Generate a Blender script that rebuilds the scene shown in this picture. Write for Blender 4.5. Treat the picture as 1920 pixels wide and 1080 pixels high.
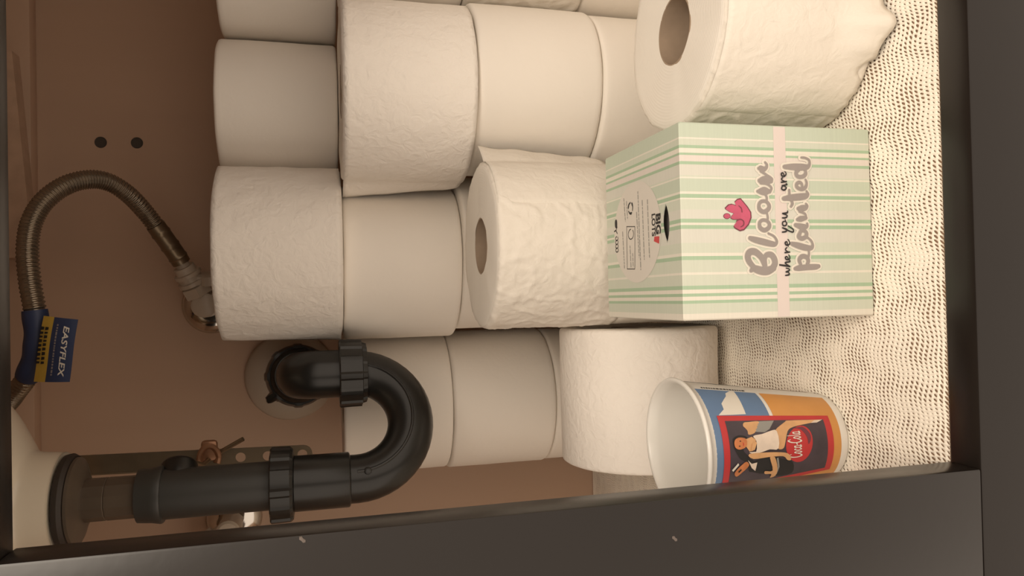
import bpy, bmesh, math, random
from mathutils import Vector, Matrix, noise, Euler

# ------------------------------------------------------------------ scene, camera, light
for o in list(bpy.data.objects):
    bpy.data.objects.remove(o, do_unlink=True)
scene = bpy.context.scene
col = scene.collection

F_PX, PITCH, YAW, CAM_H = 1390.0, math.radians(14.4), math.radians(0.8), 0.317
fw = Vector((math.sin(YAW) * math.cos(PITCH), math.cos(YAW) * math.cos(PITCH), -math.sin(PITCH)))
right = Vector((math.cos(YAW), -math.sin(YAW), 0))
up = right.cross(fw)
rs = 100 / 5440.0
rc = 1 / math.hypot(1, rs)
rs *= rc
cam_x = -up * rc - right * rs          # the phone was held on its side: picture right = down
cam_y = -up * rs + right * rc
CAM = Vector((0, 0, CAM_H))
cd = bpy.data.cameras.new('camera')
cd.sensor_fit = 'HORIZONTAL'; cd.sensor_width = 36.0; cd.lens = 36.0 * F_PX / 1920.0
cd.clip_start = 0.01; cd.clip_end = 20
cam = bpy.data.objects.new('camera', cd); col.objects.link(cam)
m = Matrix((cam_x, cam_y, -fw)).transposed().to_4x4(); m.translation = CAM
cam.matrix_world = m
scene.camera = cam

world = bpy.data.worlds.new('room_light'); scene.world = world
world.use_nodes = True
bg = world.node_tree.nodes['Background']
bg.inputs[0].default_value = (1.0, 0.84, 0.69, 1); bg.inputs[1].default_value = 1.17

def area(name, loc, target, size, watt, colour):
    l = bpy.data.lights.new(name, 'AREA'); l.shape = 'DISK'; l.size = size; l.energy = watt; l.color = colour
    o = bpy.data.objects.new(name, l); col.objects.link(o); o.location = loc
    o.rotation_euler = (Vector(target) - Vector(loc)).to_track_quat('-Z', 'Y').to_euler()
    return o
area('ceiling_lamp', (0.20, -0.70, 1.34), (0.0, 0.45, 0.05), 0.75, 14.5, (1.0, 0.88, 0.73))

vs = scene.view_settings
vs.view_transform = 'Standard'; vs.look = 'None'; vs.exposure = 0.0; vs.gamma = 1.0; vs.use_curve_mapping = False

# print outlines, in metres (box) and in degrees / height fraction (cup)
D = {"bloom":[[[0.01248,0.08221,0.00145],[0.01355,0.08013,0.00327],[0.0124,0.07565,0.00401],[0.01235,0.07152,0.00402],[0.01377,0.06775,0.00293]],[[0.0139,0.07971,0.00218],[0.01721,0.08288,0.00276],[0.02048,0.08401,0.00305],[0.02302,0.08255,0.0032],[0.023,0.07903,0.0032],[0.02006,0.07542,0.00292],[0.01676,0.07371,0.00263],[0.01493,0.07327,0.00219]],[[0.01566,0.07324,0.00219],[0.01931,0.07313,0.0019],[0.02135,0.07192,0.00234],[0.02133,0.06894,0.00278],[0.01889,0.06701,0.00293],[0.01596,0.06685,0.00293],[0.01305,0.06902,0.00293]],[[0.03086,0.08232,0.00174],[0.02999,0.07924,0.00277],[0.02866,0.07352,0.00307],[0.02747,0.06775,0.00249],[0.02769,0.06592,0.00161],[0.02938,0.0652,0.00088],[0.03187,0.06695,0.00073],[0.03356,0.07047,0.00059]],[[0.03903,0.07609,0.00131],[0.0367,0.07558,0.0019],[0.03539,0.0729,0.0019],[0.03686,0.07013,0.00176],[0.03906,0.06973,0.00147],[0.04081,0.0715,0.00132],[0.04109,0.07397,0.00132],[0.04013,0.07565,0.00131],[0.03889,0.0761,0.00131]],[[0.04081,0.07084,0.00073],[0.04308,0.0706,0.00059],[0.04527,0.0712,0.00059]],[[0.04926,0.0762,0.00132],[0.04707,0.07561,0.0019],[0.04577,0.073,0.0019],[0.04748,0.07006,0.00176],[0.04969,0.06957,0.00147],[0.05165,0.07134,0.00132],[0.05184,0.07406,0.00132],[0.05057,0.07575,0.00132],[0.04911,0.0762,0.00132]],[[0.05187,0.07117,0.00066],[0.05407,0.07094,0.00059],[0.05589,0.07187,0.00059]],[[0.05743,0.07678,0.00102],[0.05747,0.07431,0.00337],[0.05765,0.07182,0.00396],[0.0574,0.06893,0.00147]],[[0.05703,0.06894,0.00073],[0.05962,0.06778,0.00073],[0.06177,0.07087,0.00073],[0.06229,0.07457,0.00117]],[[0.06352,0.07536,0.00176],[0.06371,0.07329,0.00381],[0.06376,0.0704,0.00426],[0.06329,0.06792,0.00176]],[[0.06292,0.06793,0.00074],[0.06477,0.06729,0.00066],[0.06691,0.07072,0.00066],[0.06888,0.07438,0.00088]],[[0.07046,0.07573,0.00117],[0.07049,0.07458,0.00264],[0.07017,0.07269,0.00249],[0.07094,0.07093,0.00132],[0.07264,0.07038,0.00088],[0.07408,0.0715,0.00059]]],
"where":[[[0.00949,0.05995,0.00059],[0.00997,0.05759,0.00074],[0.01123,0.05805,0.00052],[0.01147,0.05972,0.00059],[0.01219,0.05769,0.00074],[0.01314,0.05749,0.00052],[0.01368,0.0594,0.00052]],[[0.01556,0.06353,0.00073],[0.01516,0.06062,0.00088],[0.01461,0.05711,0.00081]],[[0.01491,0.05743,0.00052],[0.01626,0.05974,0.00059],[0.01699,0.05955,0.00074],[0.01734,0.05702,0.00066],[0.0183,0.05716,0.00044]],[[0.0186,0.05782,0.00044],[0.0203,0.05878,0.00052],[0.01979,0.0598,0.00066],[0.01861,0.05917,0.00074],[0.01881,0.05731,0.00066],[0.02007,0.05694,0.00044],[0.02125,0.05758,0.00037]],[[0.02252,0.05997,0.00066],[0.02287,0.05702,0.00074]],[[0.02287,0.05769,0.00044],[0.02377,0.05935,0.00059],[0.02472,0.05949,0.00059],[0.02546,0.05862,0.00044]],[[0.02619,0.05776,0.00044],[0.02877,0.05869,0.00052],[0.02819,0.05971,0.00066],[0.02693,0.05908,0.00074],[0.02715,0.05723,0.00066],[0.02862,0.05684,0.00044],[0.0301,0.05781,0.00037]],[[0.0343,0.06129,0.00066],[0.03467,0.05901,0.00074],[0.036,0.05847,0.00052],[0.03673,0.06121,0.00059]],[[0.03673,0.06096,0.00066],[0.03431,0.05498,0.00067],[0.03579,0.05426,0.00052],[0.03777,0.0574,0.00044]],[[0.03909,0.06114,0.00066],[0.03798,0.06059,0.00066],[0.03821,0.0589,0.00066],[0.03947,0.05845,0.00059],[0.04042,0.05942,0.00052],[0.04012,0.06086,0.00059],[0.03894,0.06115,0.00059]],[[0.04057,0.059,0.00037],[0.04145,0.05939,0.00037]],[[0.0424,0.06104,0.00066],[0.04264,0.05877,0.00074],[0.0439,0.05806,0.00052],[0.04484,0.06072,0.00066]],[[0.04498,0.06088,0.00066],[0.04537,0.05801,0.00074],[0.04648,0.05756,0.00037]],[[0.06032,0.06075,0.00059],[0.05899,0.06112,0.00066],[0.05842,0.05946,0.00074],[0.05962,0.05808,0.00067],[0.06064,0.05923,0.00052],[0.06083,0.0609,0.00066],[0.06155,0.05769,0.00067],[0.06214,0.05817,0.00037]],[[0.06282,0.06126,0.00066],[0.06332,0.05797,0.00074]],[[0.06331,0.05872,0.00044],[0.06416,0.0608,0.00059],[0.06504,0.06094,0.00059],[0.0655,0.06009,0.00044]],[[0.06603,0.05906,0.00044],[0.06823,0.06,0.00052],[0.06769,0.06111,0.00066],[0.06637,0.06056,0.00074],[0.06671,0.05862,0.00067],[0.06805,0.05799,0.00044],[0.069,0.0588,0.00037]]],
"planted":[[[0.01325,0.05378,0.00148],[0.01359,0.0514,0.00251],[0.01404,0.04543,0.00267],[0.01421,0.04029,0.00253],[0.01456,0.03814,0.00164]],[[0.01579,0.05006,0.00118],[0.01839,0.05082,0.00178],[0.02023,0.04907,0.00207],[0.01999,0.04627,0.00193],[0.01775,0.04489,0.00163],[0.01575,0.04581,0.00119]],[[0.01946,0.04484,0.00067],[0.02168,0.04434,0.00059],[0.02354,0.04445,0.00059]],[[0.02766,0.05561,0.00162],[0.02669,0.05184,0.00281],[0.02541,0.04678,0.00297],[0.02517,0.04295,0.00208],[0.02665,0.04179,0.00104],[0.02911,0.04257,0.00074],[0.03097,0.04473,0.00067]],[[0.03394,0.04992,0.00148],[0.03172,0.05083,0.00193],[0.0306,0.04875,0.00193],[0.03172,0.04616,0.00178],[0.03394,0.04566,0.00149],[0.03528,0.04775,0.00134],[0.03468,0.04972,0.00133]],[[0.03838,0.05275,0.00163],[0.03765,0.0498,0.00267],[0.03728,0.04684,0.00252],[0.03766,0.04512,0.00104],[0.0393,0.04507,0.00059]],[[0.04149,0.05138,0.00133],[0.04195,0.04924,0.00267],[0.04249,0.04582,0.00149]],[[0.04227,0.04583,0.00067],[0.04472,0.04618,0.00059],[0.04617,0.04996,0.00074]],[[0.04787,0.05076,0.00148],[0.04804,0.04863,0.00282],[0.04843,0.04606,0.00253],[0.04956,0.04475,0.00089],[0.05067,0.04557,0.0006]],[[0.05347,0.06012,0.00177],[0.05404,0.05606,0.00281],[0.05455,0.05013,0.00327],[0.05513,0.04585,0.00283],[0.05627,0.04411,0.00119],[0.0579,0.04491,0.0006]],[[0.05847,0.05635,0.00074],[0.05537,0.05619,0.00081],[0.05242,0.0551,0.00089],[0.05058,0.05448,0.00104],[0.04887,0.05555,0.00067]],[[0.05956,0.04785,0.00074],[0.06231,0.04802,0.00089],[0.06302,0.04986,0.00119],[0.06173,0.05143,0.00134],[0.05989,0.05081,0.00148],[0.05904,0.04786,0.00149],[0.06034,0.04552,0.00134],[0.06281,0.04476,0.00082],[0.06459,0.04539,0.0006]],[[0.07172,0.05906,0.00177],[0.07184,0.05383,0.00297],[0.07183,0.04789,0.00327],[0.07207,0.04404,0.00224],[0.07359,0.04254,0.00105],[0.07605,0.04281,0.00075],[0.07725,0.04559,0.00067],[0.07733,0.04789,0.00052]],[[0.0703,0.04964,0.00119],[0.06841,0.05156,0.00148],[0.06642,0.05061,0.00163],[0.06626,0.04764,0.00164],[0.06779,0.04529,0.00149],[0.07002,0.04539,0.00104]]],
"tulip":[[0.05239,0.08958],[0.05277,0.08754],[0.05062,0.08557],[0.04846,0.0836],[0.04556,0.08164],[0.04265,0.08148],[0.03901,0.08306],[0.03609,0.086],[0.03551,0.08845],[0.0368,0.09125],[0.03789,0.09219],[0.0397,0.09076],[0.04152,0.08909],[0.0415,0.09232],[0.04222,0.09392],[0.04367,0.09307],[0.04476,0.09183],[0.04547,0.09423],[0.04689,0.0966],[0.04761,0.09698],[0.04943,0.09492],[0.04982,0.09289],[0.04912,0.09049],[0.05092,0.09124]],
"tulip_lines":[[[0.04042,0.09074,0.00043],[0.04152,0.08828,0.00058],[0.04045,0.08611,0.00058],[0.03827,0.08618,0.00058],[0.03718,0.088,0.00043]],[[0.04913,0.08887,0.00036],[0.0477,0.08728,0.00051],[0.04552,0.08694,0.00044]]],
"tulipdot":[[0.0433,0.09437],[0.04266,0.09461],[0.04216,0.09524],[0.04193,0.09611],[0.042,0.09702],[0.04237,0.09777],[0.04295,0.09818],[0.0436,0.09816],[0.04418,0.09772],[0.04456,0.09695],[0.04465,0.09603],[0.04442,0.09517],[0.04393,0.09457]],
"band":[[0.06533],[0.05761]],
"stripes":[[0.0942,"g"],[0.08688,"w"],[0.08575,"l"],[0.08238,"d"],[0.08069,"w"],[0.0781,"d"],[0.07664,"p"],[0.07337,"d"],[0.07146,"h"],[0.06584,"l"],[0.06494,"w"],[0.06382,"g"],[0.05652,"w"],[0.05539,"d"],[0.05326,"w"],[0.05214,"l"],[0.04675,"h"],[0.04159,"d"],[0.03913,"w"],[0.03801,"d"],[0.03577,"h"],[0.02792,"l"],[0.02233,"w"],[0.02087,"d"],[0.01841,"l"],[0.0117,"w"],[0.01025,"l"],[0.00444,"d"],[0.00243,"w"],[-3e-05,"d"],[-0.0017,"w"],[-0.00393,"d"],[-0.00561,"l"],[-0.01119,"w"]],
"label_ext":[[0.048,0.4689],[0.03674,0.39499],[0.07101,0.42334],[0.00859,0.42859]],
"slot":[[0.05262,0.3906],[0.04098,0.38709],[0.02939,0.38979],[0.04182,0.39514]],
"BIG":[[0.04848,0.4045],[0.04763,0.39725],[0.0351,0.40525],[0.04848,0.409],[0.03549,0.40973]],
"bang":[0.03318,0.40388],
"recycle":[0.05589,0.44009],
"fsc":[[0.04472,0.44688],[0.04345,0.43401],[0.0167,0.43559],[0.01723,0.44765]],
"lines":[[[0.05804,0.41458],[0.02265,0.41351]],[[0.05872,0.42212],[0.02176,0.42106]],[[0.06499,0.42825],[0.01563,0.42655]],[[0.05238,0.43098],[0.02353,0.42854]],[[0.06359,0.45057],[0.0481,0.44881]],[[0.06124,0.44624],[0.04913,0.4452]],[[0.04219,0.45386],[0.01777,0.45208]],[[0.03203,0.44238],[0.018,0.44148]],[[0.02688,0.43838],[0.01785,0.43806]]],
"marks":[[0.04831,0.46466],[0.04394,0.46493],[0.03436,0.464]],
"cup_blue":[[274.9402,0.9813],[309.48042,0.53459]],
"cup_top2":[[332.29071,0.98719],[338.47868,0.5282]],
"cup_orange":[[309.50878,0.51847],[272.36305,0.0663]],
"seam":[[339.98105,0.62494],[3.53643,0.53989]],
"seamtext":[[337.43636,0.90218],[340.9702,0.60576]],
"cloud":[[305.94509,0.89434],[311.9325,0.84422],[318.21491,0.84102],[323.30955,0.80974],[328.32831,0.77786],[332.92189,0.76597],[337.91009,0.71768],[337.3009,0.6928],[325.11139,0.69988],[314.93846,0.70463],[307.14,0.7069],[306.402,0.8017]],
"frame":[[304.01727,0.90665],[309.52246,0.12054],[279.03773,0.13231],[239.02708,0.15144],[240.59673,0.52176]],
"frame2":[[299.76834,0.87098],[302.49915,0.17217],[278.18724,0.1676],[244.76786,0.20455],[245.9808,0.53101]],
"frameleft":[[295.85107,0.90944],[281.49075,0.90836],[264.4919,0.9117],[247.99086,0.91767]],
"pic":{"disc":[[273.56209,0.28691],[278.09437,0.28386],[282.43583,0.28487],[286.35477,0.2902],[289.6315,0.29999],[292.07226,0.3142],[293.5306,0.33249],[293.9296,0.35415],[293.27437,0.37805],[291.64714,0.40268],[289.18647,0.42639],[286.06039,0.44749],[282.44397,0.46449],[278.50683,0.47619],[274.41049,0.48181],[270.31277,0.481],[266.37581,0.47386],[262.77447,0.461],[259.7006,0.4434],[257.35792,0.42244],[255.94178,0.39968],[255.60369,0.37669],[256.412,0.35483],[258.32934,0.33509],[261.22012,0.31811],[264.88127,0.30427],[269.07684,0.29379]],
"hair":[[284.271,0.84336],[286.75936,0.82142],[287.36158,0.783],[284.57484,0.74419],[275.23799,0.78118],[269.95842,0.75485],[263.75923,0.72609],[261.39369,0.70613],[263.48374,0.74506],[266.96381,0.79765],[273.49188,0.8291],[278.38144,0.84236]],
"face":[[284.14502,0.82951],[285.45665,0.80912],[285.17256,0.77656],[283.4465,0.75504],[278.58512,0.75753],[276.1378,0.78062],[275.66646,0.81387],[277.71704,0.83587],[281.29028,0.8397]],
"neck":[[283.53636,0.7644],[285.55149,0.71439],[282.79575,0.68907],[275.3876,0.70025],[272.82529,0.73972],[277.40569,0.76083]],
"suit":[[272.27937,0.74469],[272.1917,0.69699],[281.52349,0.68805],[286.09127,0.70412],[287.47746,0.63972],[289.69652,0.58295],[289.3371,0.53456],[273.06267,0.53863],[272.99035,0.59996],[271.45583,0.64908],[270.45037,0.70708]],
"armr":[[271.04607,0.74509],[270.35271,0.6008],[268.13878,0.49274],[264.58501,0.45753],[259.98264,0.45075],[260.56923,0.47605],[264.8746,0.50741],[265.99824,0.60105],[266.16292,0.71696]],
"arml":[[291.37366,0.73414],[295.31884,0.75535],[298.53143,0.74404],[299.09205,0.70962],[299.57963,0.64156],[295.51701,0.65486],[289.12609,0.68535],[287.56737,0.73065]],
"thigh":[[289.44663,0.54912],[298.26781,0.45868],[299.70256,0.4307],[300.90492,0.28174],[301.99826,0.19188],[297.72615,0.2167],[295.99965,0.29212],[292.77842,0.40956],[288.72675,0.45629],[279.14963,0.48272],[272.48834,0.50175],[272.76253,0.54122],[281.25905,0.54504]],
"jacket":[[266.04293,0.74555],[264.03898,0.70704],[266.6751,0.6011],[260.91283,0.49117],[256.3429,0.42817],[243.49793,0.42188],[243.9464,0.53201],[251.23521,0.58171],[249.8196,0.63837],[253.2702,0.70973],[255.44204,0.74042]],
"collar":[[265.53846,0.75262],[261.79364,0.72542],[262.33144,0.68733],[254.34181,0.69642],[257.75401,0.72317]],
"face2":[[255.15464,0.83922],[258.13533,0.82748],[261.40771,0.8011],[264.48943,0.7643],[261.5308,0.74437],[258.52253,0.75701],[255.23673,0.78762],[252.04017,0.82209]],
"cap":[[258.86098,0.86065],[264.29691,0.82083],[262.5979,0.81332],[257.36159,0.85032]],
"hand":[[265.31841,0.60096],[265.342,0.56671],[253.12483,0.53963],[245.21928,0.54393],[243.97064,0.58111],[247.96777,0.57749],[249.37128,0.62325],[252.50583,0.62701],[251.74099,0.57251]],
"eye1":[[282.72468,0.80539],[283.13135,0.79788],[282.31272,0.7941],[281.96757,0.80152]],
"eye2":[[278.64393,0.81407],[279.03549,0.80669],[278.26079,0.8017],[277.87616,0.80952]],
"mouth":[[281.61247,0.78448],[280.63703,0.77792],[278.83187,0.77861],[278.31117,0.78565],[280.08012,0.78222]],
"strap":[[279.3909,0.72119],[280.92606,0.69105],[279.63777,0.68844],[274.20769,0.70569],[273.03026,0.7325]],
"brow2":[[256.73184,0.81709],[258.8143,0.79973],[257.71584,0.7943],[255.47669,0.81138]],
"shoe":[[299.10602,0.24472],[302.25494,0.18611],[300.82216,0.18314],[296.51756,0.22948],[296.3278,0.27612]],
"trim":[[263.64859,0.55159],[264.10301,0.5394],[254.28644,0.526],[246.63931,0.53629],[247.75623,0.5453],[254.62434,0.53866]],
"shade":[[291.41087,0.42698],[292.74312,0.34404],[285.07404,0.29965],[278.18979,0.299],[273.93855,0.31962],[281.5452,0.32416],[290.2082,0.36355]],
"towel":[[299.57963,0.64156],[300.73156,0.53216],[291.71278,0.5796],[288.95321,0.61815],[289.76285,0.68434]]},"coke":[[257.35668,0.39114],[290.45068,0.39596]]}

# ------------------------------------------------------------------ helpers
BASE = {}
def unpr(px, py, y):
    """world point at depth y seen at picture position px, py (1920x1080)"""
    r = fw + cam_x * ((px - 960) / F_PX) - cam_y * ((py - 540) / F_PX)
    return CAM + r * (y / r.y)

def tag(o, label=None, cat=None, group=None, kind=None):
    if label: o['label'] = label
    if cat: o['category'] = cat
    if group: o['group'] = group
    if kind: o['kind'] = kind
    return o

def empty(name, loc, label, cat, group=None, rot=(0, 0, 0)):
    o = bpy.data.objects.new(name, None); col.objects.link(o)
    o.location = loc; o.rotation_euler = rot; o.empty_display_size = 0.03
    BASE[o] = Vector(loc)
    return tag(o, label, cat, group)

def mesh_obj(name, verts, faces, mat, parent=None, smooth=True, local=False, sharp=40, fmat=None):
    base = BASE.get(parent, Vector((0, 0, 0)))
    if not local:
        verts = [Vector(v) - base for v in verts]
    me = bpy.data.meshes.new(name)
    me.from_pydata([tuple(v) for v in verts], [], faces)
    mats = mat if isinstance(mat, (list, tuple)) else [mat]
    for mm in mats: me.materials.append(mm)
    if fmat: me.polygons.foreach_set('material_index', fmat)
    if smooth:
        me.polygons.foreach_set('use_smooth', [True] * len(me.polygons))
        me.update()
        if sharp: me.set_sharp_from_angle(angle=math.radians(sharp))
    me.update()
    o = bpy.data.objects.new(name, me); col.objects.link(o)
    if parent:
        o.parent = parent
        BASE[o] = base
    else:
        BASE[o] = Vector((0, 0, 0))
    return o

class MB:
    def __init__(s): s.v = []; s.f = []
    def add(s, v, f):
        n = len(s.v); s.v += [Vector(p) for p in v]; s.f += [tuple(i + n for i in q) for q in f]; return s
    def box(s, a, b, bev=0.0):
        bm = bmesh.new(); bmesh.ops.create_cube(bm, size=1)
        for v in bm.verts:
            v.co = Vector([(a[i] + b[i]) / 2 + v.co[i] * (b[i] - a[i]) for i in range(3)])
        if bev: bmesh.ops.bevel(bm, geom=bm.edges[:], offset=bev, segments=2, affect='EDGES', profile=0.5)
        bm.verts.index_update()
        s.add([v.co.copy() for v in bm.verts], [[v.index for v in f.verts] for f in bm.faces]); bm.free(); return s
    def spin(s, p0, d, prof, n=32, mod=None, closed=False, ph=0.0):
        """prof: (distance along d, radius); mod(angle, k) scales the radius"""
        p0 = Vector(p0); d = Vector(d).normalized()
        a = d.orthogonal().normalized()
        if abs(d.z) > 0.99: a = Vector((1, 0, 0))
        b = d.cross(a)
        V = []; Fc = []
        for k, (t, r) in enumerate(prof):
            for i in range(n):
                an = 2 * math.pi * i / n + ph
                rr = r * (mod(an, k) if mod else 1)
                V.append(p0 + d * t + (a * math.cos(an) + b * math.sin(an)) * rr)
        K = len(prof)
        for k in range(K if closed else K - 1):
            for i in range(n):
                j = (i + 1) % n; k2 = (k + 1) % K
                Fc.append((k * n + i, k * n + j, k2 * n + j, k2 * n + i))
        if not closed:
            if prof[0][1] > 1e-6: Fc.append(tuple(reversed(range(n))))
            if prof[-1][1] > 1e-6: Fc.append(tuple(range((K - 1) * n, K * n)))
        return s.add(V, Fc)
    def tube(s, pts, rad, n=20, cap=True, mod=None):
        pts = [Vector(p) for p in pts]; K = len(pts)
        rad = rad if isinstance(rad, (list, tuple)) else [rad] * K
        T = [(pts[min(i + 1, K - 1)] - pts[max(i - 1, 0)]).normalized() for i in range(K)]
        u = T[0].orthogonal().normalized(); V = []; Fc = []
        for k in range(K):
            u = (u - T[k] * u.dot(T[k])).normalized(); w = T[k].cross(u)
            for i in range(n):
                an = 2 * math.pi * i / n
                rr = rad[k] * (mod(an, k) if mod else 1)
                V.append(pts[k] + (u * math.cos(an) + w * math.sin(an)) * rr)
        for k in range(K - 1):
            for i in range(n):
                j = (i + 1) % n
                Fc.append((k * n + i, k * n + j, (k + 1) * n + j, (k + 1) * n + i))
        if cap:
            Fc.append(tuple(reversed(range(n)))); Fc.append(tuple(range((K - 1) * n, K * n)))
        return s.add(V, Fc)
    def build(s, name, mat, parent=None, **k): return mesh_obj(name, s.v, s.f, mat, parent, **k)

def crom(P, n=8):
    """Catmull-Rom through tuples of any length"""
    P = [tuple(p) for p in P]; out = []
    for i in range(len(P) - 1):
        p0, p1, p2, p3 = P[max(i - 1, 0)], P[i], P[i + 1], P[min(i + 2, len(P) - 1)]
        for k in range(n):
            t = k / n
            out.append(tuple(0.5 * (2 * b + (c - a) * t + (2 * a - 5 * b + 4 * c - d) * t * t + (3 * b - a - 3 * c + d) * t ** 3)
                             for a, b, c, d in zip(p0, p1, p2, p3)))
    out.append(P[-1])
    return out

def ribbon(stroke, grow=0.0, n=6):
    """flat brush stroke from (x, y, width) points -> verts2d, faces"""
    S = crom(stroke, n); V = []; Fc = []
    K = len(S)
    for k in range(K):
        a, b = S[max(k - 1, 0)], S[min(k + 1, K - 1)]
        dx, dy = b[0] - a[0], b[1] - a[1]; L = math.hypot(dx, dy) or 1
        w = max(S[k][2], 0.0004) / 2 + grow
        V += [(S[k][0] - dy / L * w, S[k][1] + dx / L * w), (S[k][0] + dy / L * w, S[k][1] - dx / L * w)]
    for k in range(K - 1): Fc.append((2 * k, 2 * k + 1, 2 * k + 3, 2 * k + 2))
    for k, sg in ((0, 1), (K - 1, -1)):
        l, r = V[2 * k], V[2 * k + 1]; c = ((l[0] + r[0]) / 2, (l[1] + r[1]) / 2); R = math.dist(l, r) / 2
        a0 = math.atan2(l[1] - c[1], l[0] - c[0]); b0 = len(V)
        V += [(c[0] + R * math.cos(a0 + sg * math.pi * i / 6), c[1] + R * math.sin(a0 + sg * math.pi * i / 6)) for i in range(7)]
        Fc.append(tuple(range(b0, b0 + 7)))
    return V, Fc

def fill(loops, maxlen=None):
    """triangulated 2D area between closed loops"""
    bm = bmesh.new(); edges = []
    for lp in loops:
        vs_ = [bm.verts.new((p[0], p[1], 0)) for p in lp]
        edges += [bm.edges.new((vs_[i], vs_[(i + 1) % len(vs_)])) for i in range(len(vs_))]
    bmesh.ops.triangle_fill(bm, use_beauty=True, use_dissolve=False, edges=edges)
    if maxlen:
        for _ in range(6):
            e = [x for x in bm.edges if x.calc_length() > maxlen]
            if not e: break
            bmesh.ops.subdivide_edges(bm, edges=e, cuts=1)
        bmesh.ops.triangulate(bm, faces=bm.faces[:])
    bm.verts.index_update()
    V = [(v.co.x, v.co.y) for v in bm.verts]; Fc = [[v.index for v in f.verts] for f in bm.faces]
    bm.free(); return V, Fc

def text2d(body, size, bold=0.0, shear=0.0):
    cu = bpy.data.curves.new('lettering', 'FONT'); cu.body = body; cu.size = size; cu.offset = bold; cu.shear = shear
    cu.align_x = 'CENTER'; cu.align_y = 'CENTER'; cu.resolution_u = 3; cu.fill_mode = 'FRONT'
    o = bpy.data.objects.new('lettering', cu); col.objects.link(o)
    me = bpy.data.meshes.new_from_object(o)
    V = [(v.co.x, v.co.y) for v in me.vertices]; Fc = [list(p.vertices) for p in me.polygons]
    bpy.data.objects.remove(o, do_unlink=True); bpy.data.meshes.remove(me); bpy.data.curves.remove(cu)
    return V, Fc

def join2d(parts):
    V = []; Fc = []
    for v, f in parts:
        n = len(V); V += v; Fc += [tuple(i + n for i in q) for q in f]
    return V, Fc

def smoothstep(a, b, x):
    t = max(0, min(1, (x - a) / (b - a))); return t * t * (3 - 2 * t)

# ------------------------------------------------------------------ materials
def srgb(r, g, b):
    f = lambda c: (c / 255 / 12.92) if c <= 10 else ((c / 255 + 0.055) / 1.055) ** 2.4
    return (f(r), f(g), f(b), 1)

def mat(name, colour, rough=0.6, metal=0.0, spec=0.5, noise_amt=0.0, noise_scale=20, bump=0.0, bump_scale=200, stretch=(1, 1, 1), coat=0.0, colour2=None):
    M = bpy.data.materials.new(name); M.use_nodes = True
    nt = M.node_tree; b = nt.nodes['Principled BSDF']
    b.inputs['Base Color'].default_value = colour; b.inputs['Roughness'].default_value = rough
    b.inputs['Metallic'].default_value = metal; b.inputs['Specular IOR Level'].default_value = spec
    if coat: b.inputs['Coat Weight'].default_value = coat; b.inputs['Coat Roughness'].default_value = 0.15
    tc = nt.nodes.new('ShaderNodeTexCoord'); mp = nt.nodes.new('ShaderNodeMapping'); mp.inputs['Scale'].default_value = stretch
    nt.links.new(tc.outputs['Object'], mp.inputs['Vector'])
    if noise_amt or colour2:
        nz = nt.nodes.new('ShaderNodeTexNoise'); nz.inputs['Scale'].default_value = noise_scale; nz.inputs['Detail'].default_value = 4
        nt.links.new(mp.outputs[0], nz.inputs['Vector'])
        mx = nt.nodes.new('ShaderNodeMix'); mx.data_type = 'RGBA'
        c2 = colour2 or tuple(c * (1 - noise_amt) for c in colour[:3]) + (1,)
        mx.inputs['A'].default_value = colour; mx.inputs['B'].default_value = c2
        rp = nt.nodes.new('ShaderNodeMapRange'); rp.inputs['From Min'].default_value = 0.35; rp.inputs['From Max'].default_value = 0.65
        nt.links.new(nz.outputs[0], rp.inputs[0]); nt.links.new(rp.outputs[0], mx.inputs['Factor'])
        nt.links.new(mx.outputs['Result'], b.inputs['Base Color'])
    if bump:
        n2 = nt.nodes.new('ShaderNodeTexNoise'); n2.inputs['Scale'].default_value = bump_scale; n2.inputs['Detail'].default_value = 3
        nt.links.new(mp.outputs[0], n2.inputs['Vector'])
        bp = nt.nodes.new('ShaderNodeBump'); bp.inputs['Strength'].default_value = bump; bp.inputs['Distance'].default_value = 0.001
        nt.links.new(n2.outputs[0], bp.inputs['Height']); nt.links.new(bp.outputs[0], b.inputs['Normal'])
    return M

def paper_mat(name, colour, emboss, fine):
    M = mat(name, colour, 0.95, spec=0.1)
    nt = M.node_tree; b = nt.nodes['Principled BSDF']
    tc = [n for n in nt.nodes if n.type == 'TEX_COORD'][0]
    vo = nt.nodes.new('ShaderNodeTexVoronoi'); vo.inputs['Scale'].default_value = 260; vo.feature = 'SMOOTH_F1'
    nz = nt.nodes.new('ShaderNodeTexNoise'); nz.inputs['Scale'].default_value = 110; nz.inputs['Detail'].default_value = 5
    nz.inputs['Distortion'].default_value = 1.0
    fz = nt.nodes.new('ShaderNodeTexNoise'); fz.inputs['Scale'].default_value = 900
    for n in (vo, nz, fz): nt.links.new(tc.outputs['Object'], n.inputs['Vector'])
    prev = None
    for n, o, st, di in ((vo, 0, emboss, 0.0007), (nz, 0, emboss, 0.0032), (fz, 0, fine, 0.0003)):
        bp = nt.nodes.new('ShaderNodeBump'); bp.inputs['Strength'].default_value = st; bp.inputs['Distance'].default_value = di
        nt.links.new(n.outputs[o], bp.inputs['Height'])
        if prev: nt.links.new(prev.outputs[0], bp.inputs['Normal'])
        prev = bp
    nt.links.new(prev.outputs[0], b.inputs['Normal'])
    return M

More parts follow.
